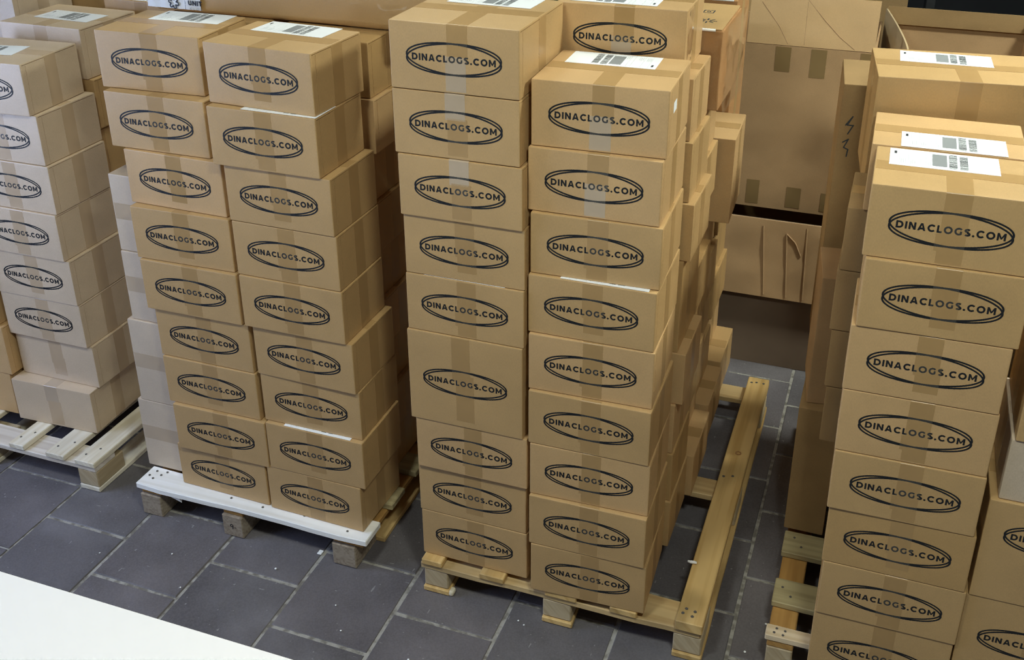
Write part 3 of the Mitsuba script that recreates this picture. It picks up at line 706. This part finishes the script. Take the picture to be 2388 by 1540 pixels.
def crumpled(p00, p10, p01, nu, nv, amp, seed, bsdf):
    """A crumpled sheet spanned by three corners."""
    p00, p10, p01 = (np.array(q, float) for q in (p00, p10, p01))
    nrm = np.cross(p10 - p00, p01 - p00); nrm /= np.linalg.norm(nrm)
    V, F = [], []
    for i in range(nu + 1):
        for j in range(nv + 1):
            p = p00 + (p10 - p00) * i / nu + (p01 - p00) * j / nv
            V.append(p + nrm * amp * 2 * (float(meshkit.fbm(p * 28 + seed, 3, seed)) - 0.5))
    for i in range(nu):
        for j in range(nv):
            a = i * (nv + 1) + j
            F += [[a, a + nv + 1, a + nv + 2], [a, a + nv + 2, a + 1]]
    return mikit.ply(trimesh.Trimesh(np.array(V), np.array(F), process=False), bsdf, True)
part(lc, 'clear_film', crumpled((-1.42, LY - 0.012, LZ + 0.004), (-1.165, LY - 0.012, LZ + 0.004), (-1.42, LY - 0.011, LZ + 0.075), 18, 6, 0.006, 5, 'film'))

# ------------------------------------------------------------------ film-wrapped carton on the half-bare pallet and the tall one behind it
wc = thing('wrapped_carton', 'reddish brown carton in clear film standing on the half-bare pallet\'s third row', 'box')
WX0, WX1, WY_, WZ_, WH_ = -0.745, -0.424, 2.702, 1.3458, 0.213
part(wc, 'carton_body', mikit.ply(soft_box(WX0, WY_, WZ_, WX1, WY_ + 0.30, WZ_ + WH_, 8, 0.0025, 0.004, 0.04), 'kraft_red', 40))
part(wc, 'lid', mikit.ply(bevel(WX0 + 0.004, WY_ + 0.002, WZ_ + WH_ + 0.002, WX1 - 0.004, WY_ + 0.298, WZ_ + WH_ + 0.006, 0.001), 'kraft'), label='paler top panel with printed marks')
part(wc, 'tape_strip', mikit.ply(tube([(WX0 + 0.01, WY_ - 0.001, WZ_ + WH_ + 0.003), (WX1 - 0.02, WY_ - 0.001, WZ_ + WH_ + 0.003)], 0.004, 8), 'glint_tape', True), label='shiny folded tape along the top edge')
zt = WZ_ + WH_ + 0.0062
def flat_print(shape, x, y, z, deg=0):
    m = flat_mesh(shape); m.apply_transform(trimesh.transformations.rotation_matrix(math.radians(deg), [0, 0, 1])); m.apply_translation([x, y, z]); return m
fr_ = sbox(0, 0, 0.030, 0.034).difference(sbox(0.003, 0.003, 0.027, 0.031))
part(wc, 'printed_symbol', mikit.ply(flat_print(unary_union([fr_, Point(0.015, 0.017).buffer(0.006).difference(Point(0.015, 0.017).buffer(0.003))]), -0.512, WY_ + 0.175, zt), 'print_black'))
star = unary_union([affinity.rotate(sbox(-0.026, -0.002, 0.026, 0.002), a, origin=(0, 0)) for a in (0, 45, 90, 135)]).difference(Point(0, 0).buffer(0.008))
part(wc, 'printed_symbol', mikit.ply(flat_print(star, -0.482, WY_ + 0.085, zt), 'print_black'))
part(wc, 'clear_film', crumpled((WX1 + 0.010, WY_ + 0.02, WZ_ - 0.02), (WX1 + 0.016, WY_ + 0.29, WZ_ - 0.02), (WX1 + 0.012, WY_ + 0.01, WZ_ + WH_ + 0.012), 14, 14, 0.008, 9, 'film'))
part(wc, 'clear_film', crumpled((WX1 - 0.10, WY_ - 0.010, WZ_ + 0.004), (WX1 + 0.008, WY_ - 0.008, WZ_ + 0.004), (WX1 - 0.10, WY_ - 0.010, WZ_ + WH_), 8, 14, 0.004, 10, 'film'))
tc = thing('carton', 'tall plain carton behind the film-wrapped reddish carton, shiny tape on top', 'box')
M = carton(tc, -0.84, 3.217, DECK + 0.7888, 0, 0.372, 0.25, 0.620, 'kraft_red', False, 2, side_tape=True, front_tape=False)
part(tc, 'tape_strip', mikit.ply(tube([(0.02, 0.001, 0.6205), (0.36, 0.001, 0.6205)], 0.004, 8), 'glint_tape', True), M, 'shiny folded tape along the top edge')
st = 'shipping_box_035'      # the labelled top box of the right front stack on the half-bare pallet carries a small sticker
part('shipping_box_084' if 'shipping_box_084__carton_body' in scene else st, 'clear_film', crumpled((0.3255, 0.015, 0.004), (0.3255, 0.085, 0.004), (0.3255, 0.015, 0.150), 6, 12, 0.004, 13, 'film'), scene['shipping_box_084__carton_body']['to_world'], 'strip of clear film')
sm = mikit.ply(join(cuboid(0.3163, 0.052, 0.092, 0.3170, 0.088, 0.116)), 'paper')
part(st, 'sticker', sm, scene[st + '__carton_body']['to_world'], 'small white sticker')

# ------------------------------------------------------------------ open cartons at the back
def panel(parent, name, mesh, bsdf='kraft', label=None, smooth=False):
    return part(parent, name, mikit.ply(mesh, bsdf, smooth), label=label)
WT = 0.006
bc = thing('large_carton', 'big open kraft carton with brown tape strips and its front flap standing up', 'carton')
BX0, BX1, BY0, BY1, BZ0, BZ1 = -0.60, -0.064, 3.80, 4.30, 0.626, 1.256
def wavy_panel(x0, x1, y, z0, z1, amp, seed, nx=24, nz=24, th=WT, lean=0.0):
    V, F = [], []
    for s_ in (0, 1):
        for i in range(nx + 1):
            for j in range(nz + 1):
                x, z = x0 + (x1 - x0) * i / nx, z0 + (z1 - z0) * j / nz
                b = (math.sin(math.pi * i / nx) * math.sin(math.pi * j / nz)) ** 0.5 if 0 < i < nx and 0 < j < nz else 0
                dy = amp * b * (float(meshkit.fbm(np.array([x * 6, seed, z * 6]), 3, seed)) - 0.62) * 2 + lean * (z - z0)
                V.append([x, y + dy + s_ * th, z])
    n = (nx + 1) * (nz + 1)
    for i in range(nx):
        for j in range(nz):
            a = i * (nz + 1) + j
            F += [[a, a + nz + 1, a + nz + 2], [a, a + nz + 2, a + 1], [n + a, n + a + nz + 2, n + a + nz + 1], [n + a, n + a + 1, n + a + nz + 2]]
    per = [i * (nz + 1) for i in range(nx + 1)] + [nx * (nz + 1) + j for j in range(1, nz + 1)] + [i * (nz + 1) + nz for i in range(nx - 1, -1, -1)] + [j for j in range(nz - 1, 0, -1)]
    for a, b in zip(per, per[1:] + per[:1]):
        F += [[a, n + b, b], [a, n + a, n + b]]
    return trimesh.Trimesh(np.array(V), np.array(F), process=False)
panel(bc, 'front_wall', wavy_panel(BX0, BX1, BY0, BZ0, BZ1, 0.008, 2), 'kraft_old', smooth=40)
panel(bc, 'back_wall', cuboid(BX0, BY1 - WT, BZ0, BX1, BY1, BZ1), 'kraft_old')
panel(bc, 'side_wall', cuboid(BX0, BY0 + WT, BZ0, BX0 + WT, BY1 - WT, BZ1), 'kraft_old')
panel(bc, 'side_wall', cuboid(BX1 - WT, BY0 + WT, BZ0, BX1, BY1 - WT, BZ1), 'kraft_old')
panel(bc, 'bottom', cuboid(BX0 + WT, BY0 + WT, BZ0, BX1 - WT, BY1 - WT, BZ0 + WT), 'kraft_old')
panel(bc, 'front_flap', wavy_panel(BX0 + 0.09, -0.068, BY0, BZ1 + 0.002, BZ1 + 0.172, 0.004, 6, 12, 8, WT, 0.22), 'kraft_light', smooth=40, label='front flap standing up')
for x0, x1, z0, z1 in ((-0.404, -0.350, 1.162, 1.252), (-0.280, -0.226, 1.150, 1.252), (-0.112, -0.068, 1.19, 1.252), (-0.462, -0.415, 0.640, 0.735), (-0.313, -0.260, 0.640, 0.722), (-0.187, -0.133, 0.640, 0.714)):
    m = wavy_panel(BX0, BX1, BY0, BZ0, BZ1, 0.008, 2, th=WT)
    nx = 4; V, F = [], []
    for i in range(nx + 1):
        for j in range(5):
            x, z = x0 + (x1 - x0) * i / nx, z0 + (z1 - z0) * j / 4
            fi, fj = (x - BX0) / (BX1 - BX0), (z - BZ0) / (BZ1 - BZ0)
            b = (math.sin(math.pi * fi) * math.sin(math.pi * fj)) ** 0.5
            V.append([x, BY0 + 0.008 * b * (float(meshkit.fbm(np.array([x * 6, 2, z * 6]), 3, 2)) - 0.62) * 2 - 0.0012, z])
    for i in range(nx):
        for j in range(4):
            a = i * 5 + j
            F += [[a, a + 5, a + 6], [a, a + 6, a + 1]]
    panel(bc, 'tape_strip', trimesh.Trimesh(np.array(V), np.array(F), process=False), 'tape_dark', smooth=True)
def crease(parent, pts, y, r=0.0016, bsdf='kraft_old'):
    P = np.array(pts, float)
    t = np.linspace(0, 1, len(P)); tt = np.linspace(0, 1, 24)
    q = np.stack([np.interp(tt, t, P[:, 0]), np.full(24, y), np.interp(tt, t, P[:, 1])], 1)
    q[:, 0] = np.convolve(np.pad(q[:, 0], 2, 'edge'), np.ones(5) / 5, 'valid'); q[:, 2] = np.convolve(np.pad(q[:, 2], 2, 'edge'), np.ones(5) / 5, 'valid')
    return part(parent, 'crease', mikit.ply(tube(q, r, 6), bsdf, True))

for pts in ([(-0.315, 1.42), (-0.25, 1.355), (-0.19, 1.30), (-0.135, 1.262)], [(-0.47, 1.40), (-0.40, 1.32), (-0.365, 1.264)], [(-0.312, 1.41), (-0.308, 1.264)]):
    q = np.array([[x, BY0 + 0.22 * (z - BZ1) - 0.0012, z] for x, z in pts])
    tt = np.linspace(0, 1, 14); q = np.stack([np.interp(tt, np.linspace(0, 1, len(q)), q[:, k]) for k in range(3)], 1)
    part(bc, 'crease', mikit.ply(tube(q, 0.0009, 6), 'kraft_old', True))
lw = thing('large_carton', 'crushed open carton on the floor under the big carton, flap folded down', 'carton')
KX0, KX1, KY0, KY1, KZ = -0.62, 0.025, 3.702, 4.33, 0.622
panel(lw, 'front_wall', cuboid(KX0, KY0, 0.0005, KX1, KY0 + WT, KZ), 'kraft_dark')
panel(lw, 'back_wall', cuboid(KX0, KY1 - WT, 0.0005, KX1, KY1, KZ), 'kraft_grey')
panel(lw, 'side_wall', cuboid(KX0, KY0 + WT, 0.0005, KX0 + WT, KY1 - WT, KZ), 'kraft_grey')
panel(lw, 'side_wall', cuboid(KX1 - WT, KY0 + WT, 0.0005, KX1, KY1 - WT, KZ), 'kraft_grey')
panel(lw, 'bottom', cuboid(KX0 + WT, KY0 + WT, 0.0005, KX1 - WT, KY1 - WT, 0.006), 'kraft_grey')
fl = wavy_panel(KX0 + 0.004, KX1 - 0.004, KY0 - 0.040, 0.318, KZ + 0.002, 0.012, 12, 24, 14, WT, 0.10)
panel(lw, 'front_flap', fl, 'kraft_old', smooth=40, label='front flap folded down')
for pts in ([(-0.372, 0.60), (-0.345, 0.33)], [(-0.285, 0.58), (-0.262, 0.33)], [(-0.285, 0.58), (-0.25, 0.55), (-0.225, 0.50)], [(-0.214, 0.61), (-0.200, 0.33)]):
    q = np.array([[x, KY0 - 0.0425 + 0.10 * (z - 0.318), z] for x, z in pts])
    tt = np.linspace(0, 1, 10); q = np.stack([np.interp(tt, np.linspace(0, 1, len(q)), q[:, k]) for k in range(3)], 1)
    part(lw, 'crease', mikit.ply(tube(q, 0.0028, 6), 'kraft_old', True))

oc = thing('large_carton', 'open carton with a curling edge behind the highest labelled box', 'carton')
OX0, OX1, OY0, OY1, OZ0, OZ1 = 0.035, 0.455, 3.70, 4.32, 0.6265, 1.305
panel(oc, 'back_wall', cuboid(OX0 - 0.088, OY1 - WT, OZ0, OX1, OY1, OZ1), 'kraft_old')
panel(oc, 'back_flap', wavy_panel(OX0 - 0.085, OX1 - 0.004, OY1 - WT - 0.016, OZ1 - 0.055, OZ1 + 0.012, 0.004, 5, 16, 4, 0.004), 'kraft_grey', smooth=40)
panel(oc, 'side_wall', cuboid(OX1 - WT, OY0, OZ0, OX1, OY1 - WT, OZ1), 'kraft_old')
panel(oc, 'front_wall', cuboid(OX0 + 0.01, OY0 - WT, OZ0, OX1, OY0, OZ1 - 0.16), 'kraft_old')
V, F = [], []
n = 24
for i in range(n + 1):
    t = i / n
    y = OY0 + (OY1 - WT - 0.002 - OY0) * t
    x = OX0 + 0.006 - 0.092 * t ** 1.25
    for xx, zz in ((x, OZ0), (x, OZ1), (x - 0.006, OZ1), (x - 0.006, OZ0)):
        V.append([xx, y, zz])
for i in range(n):
    for j in range(4):
        a, b = i * 4 + j, i * 4 + (j + 1) % 4
        F += [[a, b, b + 4], [a, b + 4, a + 4]]
F += [[0, 2, 1], [0, 3, 2], [n * 4, n * 4 + 1, n * 4 + 2], [n * 4, n * 4 + 2, n * 4 + 3]]
panel(oc, 'side_wall', trimesh.Trimesh(np.array(V), np.array(F), process=False), 'kraft_edge', label='curling side wall')
panel(oc, 'bottom', cuboid(OX0 + 0.012, OY0, OZ0, OX1 - WT, OY1 - WT, OZ0 + WT), 'kraft_old')
sup = thing('large_carton', 'closed carton on the floor under the open carton with a curling edge', 'carton')
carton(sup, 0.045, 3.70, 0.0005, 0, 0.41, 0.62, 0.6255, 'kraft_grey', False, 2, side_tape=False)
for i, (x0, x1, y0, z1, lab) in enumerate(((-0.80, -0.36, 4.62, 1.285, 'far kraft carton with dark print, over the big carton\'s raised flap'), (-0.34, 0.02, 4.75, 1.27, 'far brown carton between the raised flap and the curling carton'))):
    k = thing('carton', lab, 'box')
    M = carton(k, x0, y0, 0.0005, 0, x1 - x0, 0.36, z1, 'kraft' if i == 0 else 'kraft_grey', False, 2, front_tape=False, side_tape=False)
    if i == 0:
        m = to_front(flat_mesh(unary_union([sbox(0.215 + 0.0095 * q, 0, 0.221 + 0.0095 * q, 0.012) for q in range(5)]))); m.apply_translation([0.0, -0.0004, z1 - 0.058])
        part(k, 'printed_line', mikit.ply(m, 'print_black'), M)
far_stock = thing('shelf_unit', 'black shelf rack in the dark behind the open cartons', 'shelf')
for xx in (0.10, 1.10):
    for yy in (5.2, 5.7):
        part(far_stock, 'post', mikit.ply(bevel(xx, yy, 0, xx + 0.04, yy + 0.04, 2.0, 0.003), 'wall_dark'))
for zz in (0.15, 0.75, 1.35, 1.95):
    part(far_stock, 'shelf_board', mikit.ply(bevel(0.08, 5.18, zz, 1.16, 5.76, zz + 0.03, 0.003), 'wall_dark'))

# ------------------------------------------------------------------ litter
pn = thing('foam_peanut', 'white foam peanut lying on the bare side plank of the half-bare pallet', 'packing peanut')
part(pn, 'foam_body', mikit.ply(tube([(-0.349, 2.344, 0.1372), (-0.341, 2.342, 0.1382), (-0.332, 2.344, 0.1382), (-0.324, 2.345, 0.1370)], [0.003, 0.0046, 0.0046, 0.003], 8), 'foam', True))
k = thing('plastic_scrap', 'small white scrap on a tile joint before the white-fronted pallet', 'scrap')
part(k, 'scrap_body', mikit.ply(bevel(-1.437, 2.148, 0.0008, -1.423, 2.166, 0.0045, 0.001), 'foam'))
CR = [(-1.74, 1.89), (-2.06, 1.93), (-1.22, 1.90), (-1.0, 1.87), (-1.55, 1.74), (-0.75, 2.09), (-0.77, 2.10), (-0.115, 2.32), (-1.28, 1.98), (-0.52, 2.43), (-0.51, 2.45), (-0.155, 2.20), (-1.52, 2.05), (-1.85, 2.0), (-0.35, 2.03)]
for i, (x, y) in enumerate(CR):
    k = thing('plastic_scrap', 'tiny pale crumb of litter on the dark tiles', 'crumb', 'pale crumbs on the tiles')
    r_ = 0.002 + 0.0018 * rng.random()
    m = trimesh.creation.icosphere(subdivisions=1, radius=r_); m.vertices[:, 2] *= 0.6
    part(k, 'crumb_body', mikit.ply(m, 'foam', True), T().translate([x, y, 0.001 + r_ * 0.55]))
